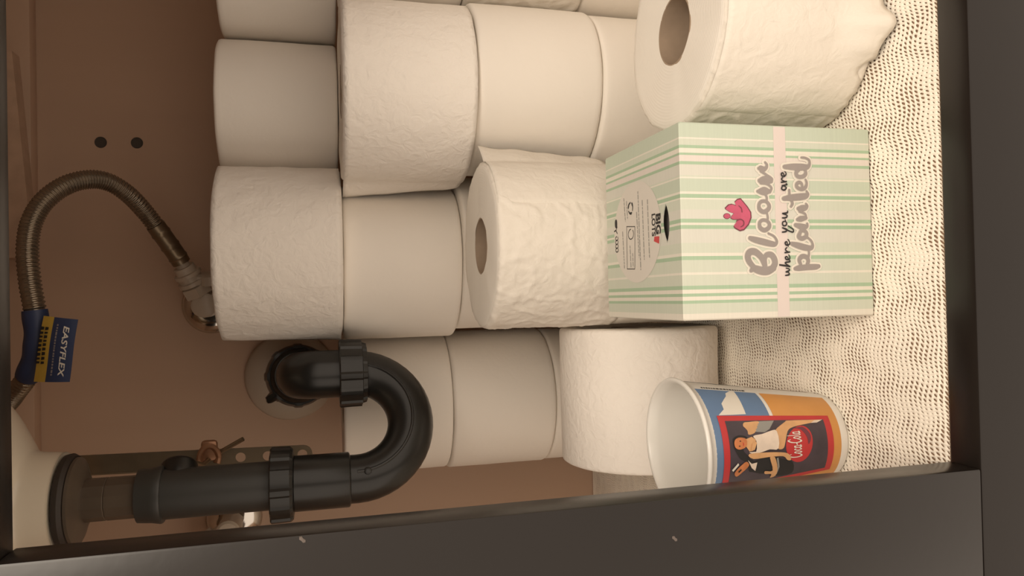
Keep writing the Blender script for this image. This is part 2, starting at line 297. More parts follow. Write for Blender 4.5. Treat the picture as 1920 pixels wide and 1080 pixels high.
def roll_end_mat():
    M = mat('paper_roll_end', srgb(236, 230, 220), 0.95, spec=0.1)
    nt = M.node_tree; b = nt.nodes['Principled BSDF']
    tc = [n for n in nt.nodes if n.type == 'TEX_COORD'][0]
    wv = nt.nodes.new('ShaderNodeTexWave'); wv.wave_type = 'RINGS'; wv.rings_direction = 'Z'
    wv.inputs['Scale'].default_value = 160; wv.inputs['Distortion'].default_value = 1.5; wv.inputs['Detail Scale'].default_value = 0.4
    nt.links.new(tc.outputs['Object'], wv.inputs['Vector'])
    bp = nt.nodes.new('ShaderNodeBump'); bp.inputs['Strength'].default_value = 0.12; bp.inputs['Distance'].default_value = 0.0006
    nt.links.new(wv.outputs['Color'], bp.inputs['Height']); nt.links.new(bp.outputs[0], b.inputs['Normal'])
    return M

M_wall = mat('brown_melamine', srgb(192, 162, 138), 0.55, noise_amt=0.10, noise_scale=7, stretch=(1, 1, 0.15), bump=0.05, bump_scale=300)
M_floorboard = mat('dark_cabinet_board', srgb(160, 130, 104), 0.7, noise_amt=0.2, noise_scale=15)
M_ceil = mat('counter_underside', srgb(186, 156, 132), 0.8, noise_amt=0.15, noise_scale=60)
M_espresso = mat('espresso_wood', srgb(27, 22, 19), 0.3, spec=0.42, noise_amt=0.10, noise_scale=6, bump=0.04, bump_scale=150)
M_paper = paper_mat('plain_toilet_paper', srgb(238, 231, 221), 0.05, 0.12)
M_emboss = paper_mat('embossed_toilet_paper', srgb(226, 219, 208), 0.28, 0.15)
M_dots = paper_mat('quilted_toilet_paper', srgb(238, 231, 222), 0.42, 0.15)
M_end = roll_end_mat()
M_card = mat('grey_cardboard', srgb(168, 148, 128), 0.9, noise_amt=0.12, noise_scale=80, spec=0.1)
M_liner = mat('cream_knit_liner', srgb(252, 244, 230), 0.9, spec=0.15, noise_amt=0.05, noise_scale=14)
M_black = mat('black_abs_plastic', srgb(34, 33, 31), 0.3, noise_amt=0.1, noise_scale=30, bump=0.05, bump_scale=120)
M_tail = mat('satin_black_tailpiece', srgb(58, 57, 54), 0.42, noise_amt=0.1, noise_scale=30)
M_drainbody = mat('dull_bronze_plastic', srgb(92, 80, 68), 0.33, noise_amt=0.2, noise_scale=40)
M_rubber = mat('dark_rubber', srgb(52, 44, 38), 0.6)
M_flange = mat('offwhite_plastic', srgb(186, 174, 158), 0.42, noise_amt=0.04, noise_scale=12)
M_plastic = mat('milky_plastic', srgb(190, 176, 158), 0.35, noise_amt=0.06, noise_scale=50)
M_chrome = mat('chrome', srgb(210, 205, 198), 0.12, metal=1.0, noise_amt=0.05)
M_steel = mat('dull_steel', srgb(150, 134, 112), 0.38, metal=0.85, noise_amt=0.15, noise_scale=60)
M_clip = mat('copper_brown_clip', srgb(158, 116, 88), 0.4, metal=0.5, noise_amt=0.1)
M_sink = mat('white_vitreous_china', srgb(226, 214, 194), 0.25, noise_amt=0.03, noise_scale=10, coat=0.3)
M_hole = mat('dark_peg_hole', srgb(70, 62, 54), 0.7, noise_amt=0.1)
M_chip = mat('bare_wood_chip', srgb(96, 86, 80), 0.6)
M_blue = mat('navy_tag', srgb(50, 62, 96), 0.5, noise_amt=0.1, noise_scale=50)
M_yellow = mat('yellow_tag', srgb(206, 172, 74), 0.5, noise_amt=0.06, noise_scale=60)
M_ink = mat('black_ink', srgb(40, 38, 38), 0.7, noise_amt=0.05)
M_white = mat('white_ink', srgb(226, 220, 208), 0.7, noise_amt=0.03)
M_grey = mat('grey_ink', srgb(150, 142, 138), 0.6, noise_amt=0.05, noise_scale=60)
M_grey2 = mat('light_grey_ink', srgb(150, 148, 142), 0.7, noise_amt=0.05, noise_scale=60)
M_pink = mat('pink_ink', srgb(196, 88, 116), 0.6, noise_amt=0.2, noise_scale=120)
M_pinkdark = mat('dark_pink_ink', srgb(118, 60, 72), 0.6, noise_amt=0.1)
M_ribbon = mat('blush_ink', srgb(216, 204, 198), 0.7, noise_amt=0.03)
M_disc = mat('pale_grey_card', srgb(212, 206, 196), 0.7, noise_amt=0.03)
M_red = mat('red_ink', srgb(196, 58, 60), 0.5, noise_amt=0.08, noise_scale=60)
M_cup = mat('white_cup_plastic', srgb(232, 229, 222), 0.32, noise_amt=0.02, coat=0.2)
M_cblue = mat('sky_blue_ink', srgb(104, 132, 168), 0.4, noise_amt=0.1, noise_scale=40)
M_orange = mat('orange_ink', srgb(216, 154, 84), 0.4, noise_amt=0.12, noise_scale=30)
M_pdark = mat('dark_plum_ink', srgb(78, 68, 76), 0.5, noise_amt=0.3, noise_scale=70)
M_skin = mat('tan_ink', srgb(222, 172, 122), 0.5, noise_amt=0.15, noise_scale=120)
M_skin2 = mat('ruddy_ink', srgb(214, 134, 84), 0.5, noise_amt=0.2, noise_scale=160)
M_suit = mat('cream_ink', srgb(236, 218, 200), 0.5, noise_amt=0.12, noise_scale=140)

# ------------------------------------------------------------------ the cabinet (setting)
Y0, Y1 = 0.301, 0.320            # face frame, front and back
YB = 0.86                        # back wall
XL, XR, ZC = -0.56, 0.56, 0.665
holes = [unpr(189, 267, YB), unpr(257, 268, YB)]
loops = [[(XL, -0.006), (XR, -0.006), (XR, ZC), (XL, ZC)]]
for h in holes: loops.append([(h.x + 0.0052 * math.cos(i * math.pi / 10), h.z + 0.0052 * math.sin(i * math.pi / 10)) for i in range(20)])
V, Fc = fill(loops)
wb = MB().add([(x, YB, z) for x, z in V], Fc)
wb.box((XL, YB + 0.014, -0.006), (XR, YB + 0.02, ZC))
wall = wb.build('wall_back', M_wall, smooth=False); tag(wall, kind='structure')
for h in holes:
    r = 0.0052
    MB().spin((h.x, YB - 0.0004, h.z), (0, 1, 0), [(0.0, r + 0.0008), (-0.0003, r + 0.0005), (0, r - 0.0002), (0.012, r - 0.0002), (0.012, 0.0)], 20).build('peg_hole', M_hole, wall)
tag(MB().box((XL - 0.016, Y1, -0.02), (XL, YB + 0.02, ZC)).build('wall_left', M_wall, smooth=False), kind='structure')
tag(MB().box((XR, Y1, -0.02), (XR + 0.016, YB + 0.02, ZC)).build('wall_right', M_wall, smooth=False), kind='structure')
tag(MB().box((XL, Y1, -0.02), (XR, YB, -0.0016)).build('floor', M_floorboard, smooth=False), kind='structure')
tag(MB().box((XL - 0.03, Y0 - 0.03, ZC), (XR + 0.03, YB + 0.02, ZC + 0.03), 0.003).build('ceiling', M_ceil, smooth=False), kind='structure')
ZT = 0.4313
tag(MB().box((XL - 0.016, Y0, ZT), (XR + 0.016, Y1, ZC), 0.0012).build('trim_1', M_espresso, sharp=30), kind='structure')     # top rail
tag(MB().box((-0.150, Y0, 0.0006), (-0.0902, Y1, ZT), 0.0012).build('trim_2', M_espresso, sharp=30), kind='structure')       # middle stile
tag(MB().box((XL - 0.016, Y0, -0.11), (XR + 0.016, Y1, 0.0006), 0.0012).build('trim_3', M_espresso, sharp=30), kind='structure')  # bottom rail
tag(MB().box((0.50, Y0, 0.0006), (XR + 0.016, Y1, ZT), 0.0012).build('trim_4', M_espresso, sharp=30), kind='structure')
tag(MB().box((XL, 0.841, 0.598), (XR, YB - 0.0005, ZC - 0.0005), 0.001).build('trim_5', M_wall, sharp=30), kind='structure')  # nailing strip
stile = bpy.data.objects['trim_2']
for sx_, sy_ in ((567, 1012), (1265, 1010)):
    c_ = unpr(sx_, sy_, Y0)
    MB().spin((c_.x, Y0 + 0.0003, c_.z), (0, -1, 0), [(0, 0.0012), (0.0005, 0.0010), (0.0007, 0.0004)], 10, mod=lambda a, k: 1 + 0.5 * math.cos(2 * a)).build('paint_chip', M_chip, stile)
# slanting brace under the counter
b0, b1 = unpr(22, 95, 0.80), unpr(62, 480, 0.80)
n_ = Vector((b1.z - b0.z, 0, -(b1.x - b0.x))).normalized()
if n_.z < 0: n_ = -n_
q = [b0, b1, b1 + n_ * 0.055, b0 + n_ * 0.055]
zlim = lambda p: Vector((p.x, p.y, min(p.z, ZC - 0.001)))
vv = [zlim(p) for p in q] + [zlim(p + Vector((0, 0.018, 0))) for p in q]
tag(mesh_obj('trim_6', vv, [(0, 1, 2, 3), (7, 6, 5, 4), (0, 4, 5, 1), (1, 5, 6, 2), (2, 6, 7, 3), (3, 7, 4, 0)], M_ceil, smooth=False), kind='structure')

# ------------------------------------------------------------------ knit shelf liner
def make_liner():
    x0, x1, y0, y1 = -0.555, 0.50, 0.3205, 0.8585
    du, dv = 0.0024, 0.0034
    nx, ny = int((x1 - x0) / du), int((y1 - y0) / dv)
    def warp(x, y, h):
        ex = min(1, (x - x0) / 0.02, (x1 - x) / 0.02); ey = min(1, (y - y0) / 0.012, (y1 - y) / 0.012)
        w = 0.0011 * math.sin(x * 2 * math.pi / 0.022 + 2.5 * noise.noise((x * 9, y * 9, 0.3)))
        w += 0.0022 * noise.noise((x * 30, y * 30, 1.7))
        s = 0.0014 * noise.noise((x * 60, y * 25, 7.7))
        return (x + s * ex + 0.0006 * math.sin(y * 2 * math.pi / 0.017) * ex, y + w * ey, h)
    V = []; Fc = []; idx = {}
    def outer(i2, j2):
        k = (i2, j2)
        if k not in idx:
            idx[k] = len(V)
            corner = (i2 % 2 == 0) and (j2 % 2 == 0)
            h = -0.0001 if corner else (-0.0003 if j2 % 2 == 0 else -0.0002)
            V.append(warp(x0 + i2 * du / 2, y0 + j2 * dv / 2, h))
        return idx[k]
    ring = [(0, 0), (1, 0), (2, 0), (2, 1), (2, 2), (1, 2), (0, 2), (0, 1)]
    for j in range(ny):
        sh = 0
        for i in range(nx):
            o = [outer(2 * i + a, 2 * j + b) for a, b in ring]
            cx, cy = x0 + (i + 0.5) * du, y0 + (j + 0.5) * dv
            g = 0.84 + 0.75 * noise.noise((cx * 80, cy * 60, 4.2)) + random.uniform(-0.15, 0.15)
            g = max(0.25, min(1.3, g))
            base = len(V)
            for a, b in ring:
                an = math.atan2(b - 1, a - 1)
                ex, ey = 0.00058 * g * math.cos(an), 0.00105 * g * math.sin(an)
                V.append(warp(cx + ex + ey * 0.55, cy + ey, -0.0010))
            for k in range(8):
                k2 = (k + 1) % 8
                Fc.append((o[k], o[k2], base + k2, base + k))
    return V, Fc
random.seed(3)
V, Fc = make_liner()
tag(mesh_obj('shelf_liner', V, Fc, M_liner, sharp=None), 'cream open-knit grip liner covering the cabinet floor', 'shelf liner')

# ------------------------------------------------------------------ sink, drain and trap
TX, TY = -0.1399, 0.60
def zat(px, y=TY, py=925): return unpr(px, py, y).z
z_g0, z_g1 = zat(120), zat(140)
sink = empty('sink_basin', (TX, TY, z_g0), 'white sink bowl hanging under the counter above the drain pipe', 'sink')
prof = [(0.0, 0.020), (0.0, 0.034), (0.001, 0.0355), (0.016, 0.037), (0.022, 0.041), (0.03, 0.056), (0.042, 0.080), (0.06, 0.105), (0.09, 0.12), (ZC - z_g0 - 0.001, 0.13)]
bowl = MB().spin((TX, TY, z_g0 + 0.0005), (0, 0, 1), crom(prof, 4), 64)
for v in bowl.v: v.y -= 0.075 * smoothstep(z_g0 + 0.02, z_g0 + 0.10, v.z)     # the drain sits towards the back of the bowl
bowl.build('bowl', M_sink, sink, sharp=60)

drain = empty('drain_pipe', (TX, TY, 0.22), 'black plastic P-trap drain with ribbed slip nuts under the sink', 'drain pipe')
up_ = Vector((0, 0, 1)); dn = Vector((0, 0, -1))
def ribs(n, d, w=0.35):
    def f(a, k): return 1 + d * smoothstep(math.cos(math.pi * w), math.cos(math.pi * w) + 0.25, math.cos(a * n))
    return f
MB().spin((TX, TY, z_g0), dn, [(0, 0.018), (0, 0.030), (0.0012, 0.0335), (0.005, 0.0342), (0.0075, 0.0325), (0.008, 0.018)], 48).build('rubber_gasket', M_rubber, drain)
MB().spin((TX, TY, z_g0 - 0.0080), dn, [(0, 0.017), (0, 0.0312), (0.002, 0.0310), (0.0035, 0.026), (0.006, 0.0205), (0.0065, 0.016)], 48).build('lock_washer', M_drainbody, drain)
zb0, zb1 = z_g0 - 0.014, zat(262)
MB().spin((TX, TY, zb0), dn, [(0, 0.0155), (0.014, 0.0155), (0.0145, 0.0150), (0.0152, 0.0155), (zb0 - zb1, 0.0155)], 12, ph=0.2).build('drain_body', M_drainbody, drain, sharp=20)
MB().spin((TX, TY, zb1 + 0.001), dn, [(0, 0.015), (0.0005, 0.0192), (0.010, 0.0200), (0.016, 0.0212), (0.0175, 0.0205), (0.018, 0.0175)], 40).build('coupling_nut', M_tail, drain)
zt0, zt1 = zb1 - 0.016, zat(520)
MB().spin((TX, TY, zt0), dn, [(0, 0.0184), (zt0 - zt1, 0.0184)], 40).build('tailpiece', M_tail, drain)
# pivot ball nut for the pop-up rod
zp = zat(332)
MB().spin((TX + 0.010, TY + 0.006, zp), (0.8, 0.6, 0), [(0, 0.013), (0.010, 0.013), (0.0125, 0.0115), (0.015, 0.007), (0.0155, 0.003)], 28).build('pivot_nut', M_black, drain)
# lower slip nut, hub, bend
zn0 = zat(508); zn1 = zat(553)
L = zn0 - zn1
MB().spin((TX, TY, zn0), dn, [(0, 0.0185), (0, 0.0265), (0.001, 0.0275), (L - 0.003, 0.0272), (L - 0.001, 0.0255), (L, 0.019)], 96, mod=ribs(12, 0.055)).build('slip_nut', M_black, drain, sharp=30)
zh1 = zat(659)
MB().spin((TX, TY, zn1 + 0.001), dn, [(0, 0.0200), (0.001, 0.0212), (zn1 - zh1 - 0.001, 0.0212), (zn1 - zh1, 0.0204), (zn1 - zh1 + 0.0005, 0.0185)], 40).build('trap_hub', M_black, drain)
U = unpr(600, 702, 0.645)
Lp = Vector((TX, TY, 0)); Up = Vector((U.x, U.y, 0))
dv_ = Up - Lp; cc = dv_.length; dh = dv_.normalized(); Rb = cc / 2
RT = 0.0188
zc_ = unpr(812, 800, 0.622).z + RT + Rb
path = [Lp + up_ * (zh1 + 0.006), Lp + up_ * ((zh1 + zc_) / 2 + 0.002)]
mid = Lp + dv_ / 2
for i in range(25):
    a = math.pi * i / 24
    path.append(mid - dh * Rb * math.cos(a) + up_ * (zc_ - Rb * math.sin(a)))
zu0 = unpr(688, 702, 0.645).z; zu1 = unpr(636, 702, 0.645).z
path.append(Up + up_ * (zu0 + 0.002))
bend = MB().tube(path, RT, 40).build('trap_bend', M_black, drain)
# moulding seam running round the bend
seam = []
for i in range(31):
    a = math.pi * i / 30
    o_ = mid - dh * Rb * math.cos(a) + up_ * (zc_ - Rb * math.sin(a))
    seam.append(o_ + Vector((dh.y, -dh.x, 0)) * (RT - 0.0002))
MB().tube(seam, 0.0013, 8).build('mould_seam', M_black, bend)
MB().spin(path[1] + Vector((dh.y, -dh.x, 0)) * (RT - 0.001) + dn * 0.012, Vector((dh.y, -dh.x, 0)), [(0, 0.003), (0.0018, 0.003), (0.0022, 0.0024)], 16).build('mould_stud', M_black, bend)
L = zu1 - zu0
MB().spin(Up + up_ * zu0, up_, [(0, 0.0190), (0.0005, 0.0235), (0.004, 0.0245), (0.0045, 0.0268), (L - 0.001, 0.0272), (L, 0.0262), (L, 0.019)], 96, mod=ribs(12, 0.055)).build('slip_nut', M_black, drain, sharp=30)
# elbow to the wall
ze = unpr(566, 700, 0.645).z; re = 0.024; RE = 0.0200
fl = unpr(545, 705, 0.855)
EP = [Up + up_ * (zu1 - 0.004), Up + up_ * (ze - re * 0.6)]
wd = (Vector((fl.x, fl.y, fl.z)) - (Up + up_ * ze)); wd.normalize()
c0 = Up + up_ * (ze - re * 0.6)
c2 = Up + up_ * ze + wd * re * 1.3
for i in range(1, 13):
    t = i / 12
    EP.append((1 - t) ** 2 * c0 + 2 * t * (1 - t) * (Up + up_ * (ze + 0.002)) + t * t * c2)
EP.append(c2 + wd * 0.03)
MB().tube(EP, RE, 40).build('elbow', M_black, drain)
nu = c2 + wd * 0.012
_a = wd.orthogonal().normalized(); _b = wd.cross(_a); _v = Vector((-0.62, 0, 0.78))
EAR = math.atan2(_v.dot(_b), _v.dot(_a))
def ear(a, k):
    r = ribs(8, 0.035)(a, k) if k >= 3 else 1.0
    return r + 0.22 * smoothstep(0.988, 0.997, math.cos(a - EAR)) if 4 <= k <= 5 else r
MB().spin(nu, wd, [(0, 0.0205), (0.002, 0.0228), (0.006, 0.0245), (0.0065, 0.0262), (0.012, 0.0280), (0.026, 0.0285), (0.028, 0.0275), (0.029, 0.020)], 120, mod=ear).build('slip_nut', M_black, drain, sharp=30)
arm0 = nu + wd * 0.015
MB().tube([arm0, Vector((fl.x, YB - 0.002, fl.z))], 0.0190, 36).build('trap_arm', M_black, drain)
MB().spin((fl.x, YB - 0.0002, fl.z), (0, -1, 0), [(0, 0.0485), (0.003, 0.0485), (0.007, 0.046), (0.0115, 0.037), (0.013, 0.030), (0.013, 0.020)], 56).build('wall_flange', M_flange, drain)

# ------------------------------------------------------------------ pop-up linkage behind the tailpiece
SY = 0.662
sA, sB = unpr(140, 873, SY), unpr(586, 851, SY)
link = empty('popup_linkage', (sB.x, SY, sB.z), 'perforated steel pop-up strap with rod hanging behind the drain tailpiece', 'linkage')
ax = (sB - sA); SL = ax.length; ax.normalize(); nx_ = Vector((-ax.z, 0, ax.x))
wS = 0.0078
outl = [(-0.06, -wS), (SL - wS, -wS)] + [(SL - wS + wS * math.sin(t * math.pi / 8), -wS * math.cos(t * math.pi / 8)) for t in range(1, 8)] + [(SL - wS, wS), (-0.06, wS)]
lps = [outl]
hole_px = [(340, 862), (451, 859), (502, 856), (567, 851)]
for hx, hy in hole_px:
    p = unpr(hx, hy, SY); t = (p - sA).dot(ax)
    lps.append([(t + 0.0041 * math.cos(i * math.pi / 8), 0.0041 * math.sin(i * math.pi / 8)) for i in range(16)])
V, Fc = fill(lps)
nV = len(V); VV = [sA + ax * a + nx_ * b for a, b in V] + [sA + ax * a + nx_ * b + Vector((0, 0.0012, 0)) for a, b in V]
FF = [tuple(f) for f in Fc] + [tuple(reversed([i + nV for i in f])) for f in Fc]
ed = {}
for f in Fc:
    for i in range(len(f)):
        e = (f[i], f[(i + 1) % len(f)]); ed[tuple(sorted(e))] = ed.get(tuple(sorted(e)), []) + [e]
for k, e in ed.items():
    if len(e) == 1: a, b = e[0]; FF.append((b, a, a + nV, b + nV))
strap = mesh_obj('strap', VV, FF, M_steel, link, smooth=False)
lipA = [sA + ax * t - nx_ * wS * (-1) for t in (0, SL - wS)]
# bent edge of the strap
e0, e1 = sA + ax * (-0.06) , sA + ax * (SL - 2 * wS)
low = -nx_ if nx_.x > 0 else nx_
MB().tube([e0 + low * wS, e1 + low * wS], 0.0008, 8).build('bent_edge', M_steel, strap)
r0, r1 = unpr(456, 823, SY - 0.012), unpr(398, 856, SY - 0.004)
r2 = Vector((TX + 0.023, TY + 0.016, zp))
MB().tube([r0, r1, unpr(380, 872, SY - 0.02), r2], 0.0019, 12).build('rod', M_steel, link)
cpt = unpr(393, 850, SY - 0.006)
clip = []
for i in range(25):
    a = math.pi * 1.3 * i / 24 - 0.5
    clip.append(cpt + ax * (0.0068 * math.cos(a)) - low * (0.010 * math.sin(a) - 0.003) + Vector((0, -0.002 - 0.004 * abs(math.sin(a * 0.7)), 0)))
MB().tube(clip, [0.0032] * 25, 10, mod=lambda a, k: 0.45 + 0.55 * abs(math.cos(a))).build('spring_clip', M_clip, link)
MB().box(cpt + Vector((-0.006, -0.004, -0.0065)), cpt + Vector((0.011, 0.003, 0.0065)), 0.003).build('clip_block', M_clip, link)

# ------------------------------------------------------------------ shut-off valves
def hexa(a, k): return 1.0
def valve(name, esc, aim, label, scale=1.0, hd=(1, -0.25, 0)):
    """esc: centre on the wall; aim: direction of the outlet"""
    e = empty(name, (esc.x, YB, esc.z), label, 'valve', 'shut-off valves on the back wall')
    o = Vector((esc.x, YB, esc.z)); f = Vector((0, -1, 0)); S = scale
    MB().spin(o + Vector((0, -0.0003, 0)), f, [(0, 0.030 * S), (0.002, 0.0305 * S), (0.005, 0.029 * S), (0.0085, 0.022 * S), (0.010, 0.015 * S), (0.010, 0.008)], 48).build('escutcheon', M_chrome, e)
    MB().spin(o + f * 0.008, f, [(0, 0.008 * S), (0.020, 0.008 * S)], 24).build('stub_pipe', M_chrome, e)
    MB().spin(o + f * 0.020, f, [(0, 0.0120 * S), (0.001, 0.0130 * S), (0.014, 0.0130 * S), (0.015, 0.0120 * S)], 6).build('inlet_nut', M_plastic, e, sharp=20)
    c = o + f * 0.045
    MB().spin(c - f * 0.012, f, [(0, 0.0105 * S), (0.001, 0.0125 * S), (0.026, 0.0125 * S), (0.028, 0.010 * S)], 24).build('valve_body', M_plastic, e)
    hd = Vector(hd).normalized()
    MB().spin(c + hd * 0.009, hd, [(0, 0.006), (0.016, 0.006)], 16).build('stem', M_plastic, e)
    MB().spin(c + hd * 0.022, hd, [(0, 0.010 * S), (0.001, 0.0155 * S), (0.010, 0.0155 * S), (0.012, 0.012 * S)], 60,
              mod=lambda a, k: (1.0 + 0.13 * math.cos(a * 2)) * (0.92 + 0.08 * math.cos(a * 10))).build('handle', M_plastic, e)
    aim = aim.normalized()
    MB().spin(c, aim, [(0, 0.0105 * S), (0.020, 0.0105 * S)], 24).build('outlet', M_plastic, e)
    MB().spin(c + aim * 0.013, aim, [(0, 0.0130 * S), (0.001, 0.0145 * S), (0.011, 0.0145 * S), (0.012, 0.0125 * S)], 6, ph=0.4).build('compression_nut', M_plastic, e, sharp=20)
    MB().spin(c + aim * 0.026, aim, [(0, 0.0140 * S), (0.004, 0.0140 * S), (0.0045, 0.0115 * S), (0.009, 0.0115 * S), (0.0095, 0.0132 * S), (0.013, 0.0132 * S), (0.0135, 0.0105 * S), (0.020, 0.0100 * S)], 20).build('coupling_nut', M_plastic, e, sharp=25)
    return c + aim * 0.045
cold = unpr(398, 572, YB)
hp = unpr(318, 455, 0.79)
cc_ = Vector((cold.x, YB - 0.045, cold.z))
aim = (hp - cc_).normalized()
hose0 = valve('shutoff_valve', cold, aim, 'milky plastic shut-off valve on a chrome escutcheon beside the topmost paper roll', 1.0)
hot = unpr(440, 968, YB)
valve('shutoff_valve', hot, Vector((-0.55, -0.1, 0.8)), 'milky plastic shut-off valve half hidden behind the drain tailpiece', 0.95, (-1, -0.25, 0))

# ------------------------------------------------------------------ braided supply hose with its tag
hpts = [hose0 - aim * 0.002, hose0 + aim * 0.012, unpr(302, 437, 0.785), unpr(272, 397, 0.775), unpr(238, 362, 0.76), unpr(200, 340, 0.75), unpr(160, 337, 0.74), unpr(118, 350, 0.73),
        unpr(80, 380, 0.722), unpr(58, 420, 0.716), unpr(51, 470, 0.712), unpr(56, 530, 0.710), unpr(66, 590, 0.71), unpr(68, 650, 0.712), unpr(54, 700, 0.72), unpr(30, 735, 0.735), unpr(12, 758, 0.745), unpr(-15, 775, 0.75)]
hpath = [Vector(p) for p in crom([tuple(p) for p in hpts], 14)]
hose = empty('supply_hose', tuple(hpts[0]), 'braided steel water supply hose looping over the back wall with a blue tag', 'hose')
RH = 0.0079
i_f = 14 * 1 + 12
braid_m = mat('braided_steel', srgb(150, 137, 120), 0.22, metal=0.75, noise_amt=0.2, noise_scale=90)
# real braid relief: two families of crossing strands modelled on the tube wall
fine = []
for k in range(i_f, len(hpath) - 1):
    for s_ in range(5): fine.append(hpath[k].lerp(hpath[k + 1], s_ / 5))
MB().tube(fine, RH, 28, mod=lambda a, k: 1 + 0.06 * math.sin(k * 0.68 + 0.6 * math.sin(a)) + 0.09 * math.sin(a * 6 + k * 0.34) * math.sin(a * 6 - k * 0.34)).build('braided_hose', braid_m, hose, sharp=None)
fdir = (hpath[i_f + 4] - hpath[4]).normalized()
MB().tube([hpath[k] for k in range(0, 12)], 0.0068, 20).build('neck', M_plastic, hose)
MB().tube([hpath[k] for k in range(9, i_f + 8)], [0.0089 if (k % 7) else 0.0096 for k in range(9, i_f + 8)], 28).build('crimp_ferrule', M_steel, hose)
# tag: sleeve round the hose and a flag
k0, k1 = 14 * 12 - 2, 14 * 14 + 3
wrap = hpath[k0:k1]
MB().tube(wrap, [0.0096 + 0.0004 * math.sin(i * 0.5) for i in range(len(wrap))], 24).build('tag_sleeve', M_blue, hose)
TYD = 0.698
def tp(u, v):
    """flag corner interpolation: u across the hose 0..1, v along it 0..1"""
    A, B, Cq, Dq = unpr(82, 592, TYD), unpr(148, 599, TYD - 0.004), unpr(131, 716, TYD - 0.006), unpr(62, 716, TYD)
    p = A.lerp(B, u).lerp(Dq.lerp(Cq, u), v)
    return p + Vector((0, -0.004 * math.sin(u * 2.6) - 0.0015 * math.sin(v * 5), 0))
def patch(u0, u1, name, m_, off, par, v0=0, v1=1, n=12):
    V = []; Fc = []
    for side in (0, 1):
        for i in range(n + 1):
            for j in range(n + 1):
                V.append(tp(u0 + (u1 - u0) * i / n, v0 + (v1 - v0) * j / n) + Vector((0, -off + side * 0.0005, 0)))
    N = (n + 1) ** 2
    for i in range(n):
        for j in range(n):
            a = i * (n + 1) + j
            Fc.append((a, a + 1, a + n + 2, a + n + 1)); Fc.append((N + a, N + a + n + 1, N + a + n + 2, N + a + 1))
    for i in range(n):
        for a, b in (((i) * (n + 1), (i + 1) * (n + 1)), ((i + 1) * (n + 1) + n, i * (n + 1) + n), (i + 1, i), (n * (n + 1) + i, n * (n + 1) + i + 1)):
            Fc.append((a, b, N + b, N + a))
    return mesh_obj(name, V, Fc, m_, par)
flag = patch(0.34, 1.0, 'tag_flag', M_blue, 0.0, hose)
patch(0.0, 0.34, 'tag_stripe', M_yellow, 0.0, hose)
def flagtext(v2, f2, uc, vc, us, vs_, name, m_):
    V = [tp(uc + y * us, vc + x * vs_) + Vector((0, -0.0007, 0)) for x, y in v2]
    return mesh_obj(name, V, f2, m_, flag, smooth=False)
v2, f2 = text2d('EASYFLEX', 1.0, 0.02, 0.2)
wid = max(x for x, y in v2) - min(x for x, y in v2)
flagtext(v2, f2, 0.74, 0.5, 0.22, 0.80 / wid, 'lettering', M_white)
dash = []
random.seed(8)
t = 0.1
while t < 0.88:
    w_ = random.uniform(0.02, 0.05); dash.append(([(t, 0), (t + w_, 0), (t + w_, 1), (t, 1)], [(0, 1, 2, 3)])); t += w_ + random.uniform(0.008, 0.02)
v2, f2 = join2d(dash)
flagtext([(x - 0.5, y) for x, y in v2], f2, 0.47, 0.5, 0.045, 1.0, 'small_print', M_grey)
blk = []; t = 0.14
for row in (0, 1):
    t = 0.16
    while t < 0.74:
        w_ = random.uniform(0.03, 0.055); blk.append(([(t, row * 1.4), (t + w_, row * 1.4), (t + w_ * 0.8, row * 1.4 + 1), (t, row * 1.4 + 1)], [(0, 1, 2, 3)])); t += w_ + 0.02
v2, f2 = join2d(blk)
flagtext([(x - 0.5, y) for x, y in v2], f2, 0.0, 0.5, 0.10, 1.0, 'small_print', M_ink)

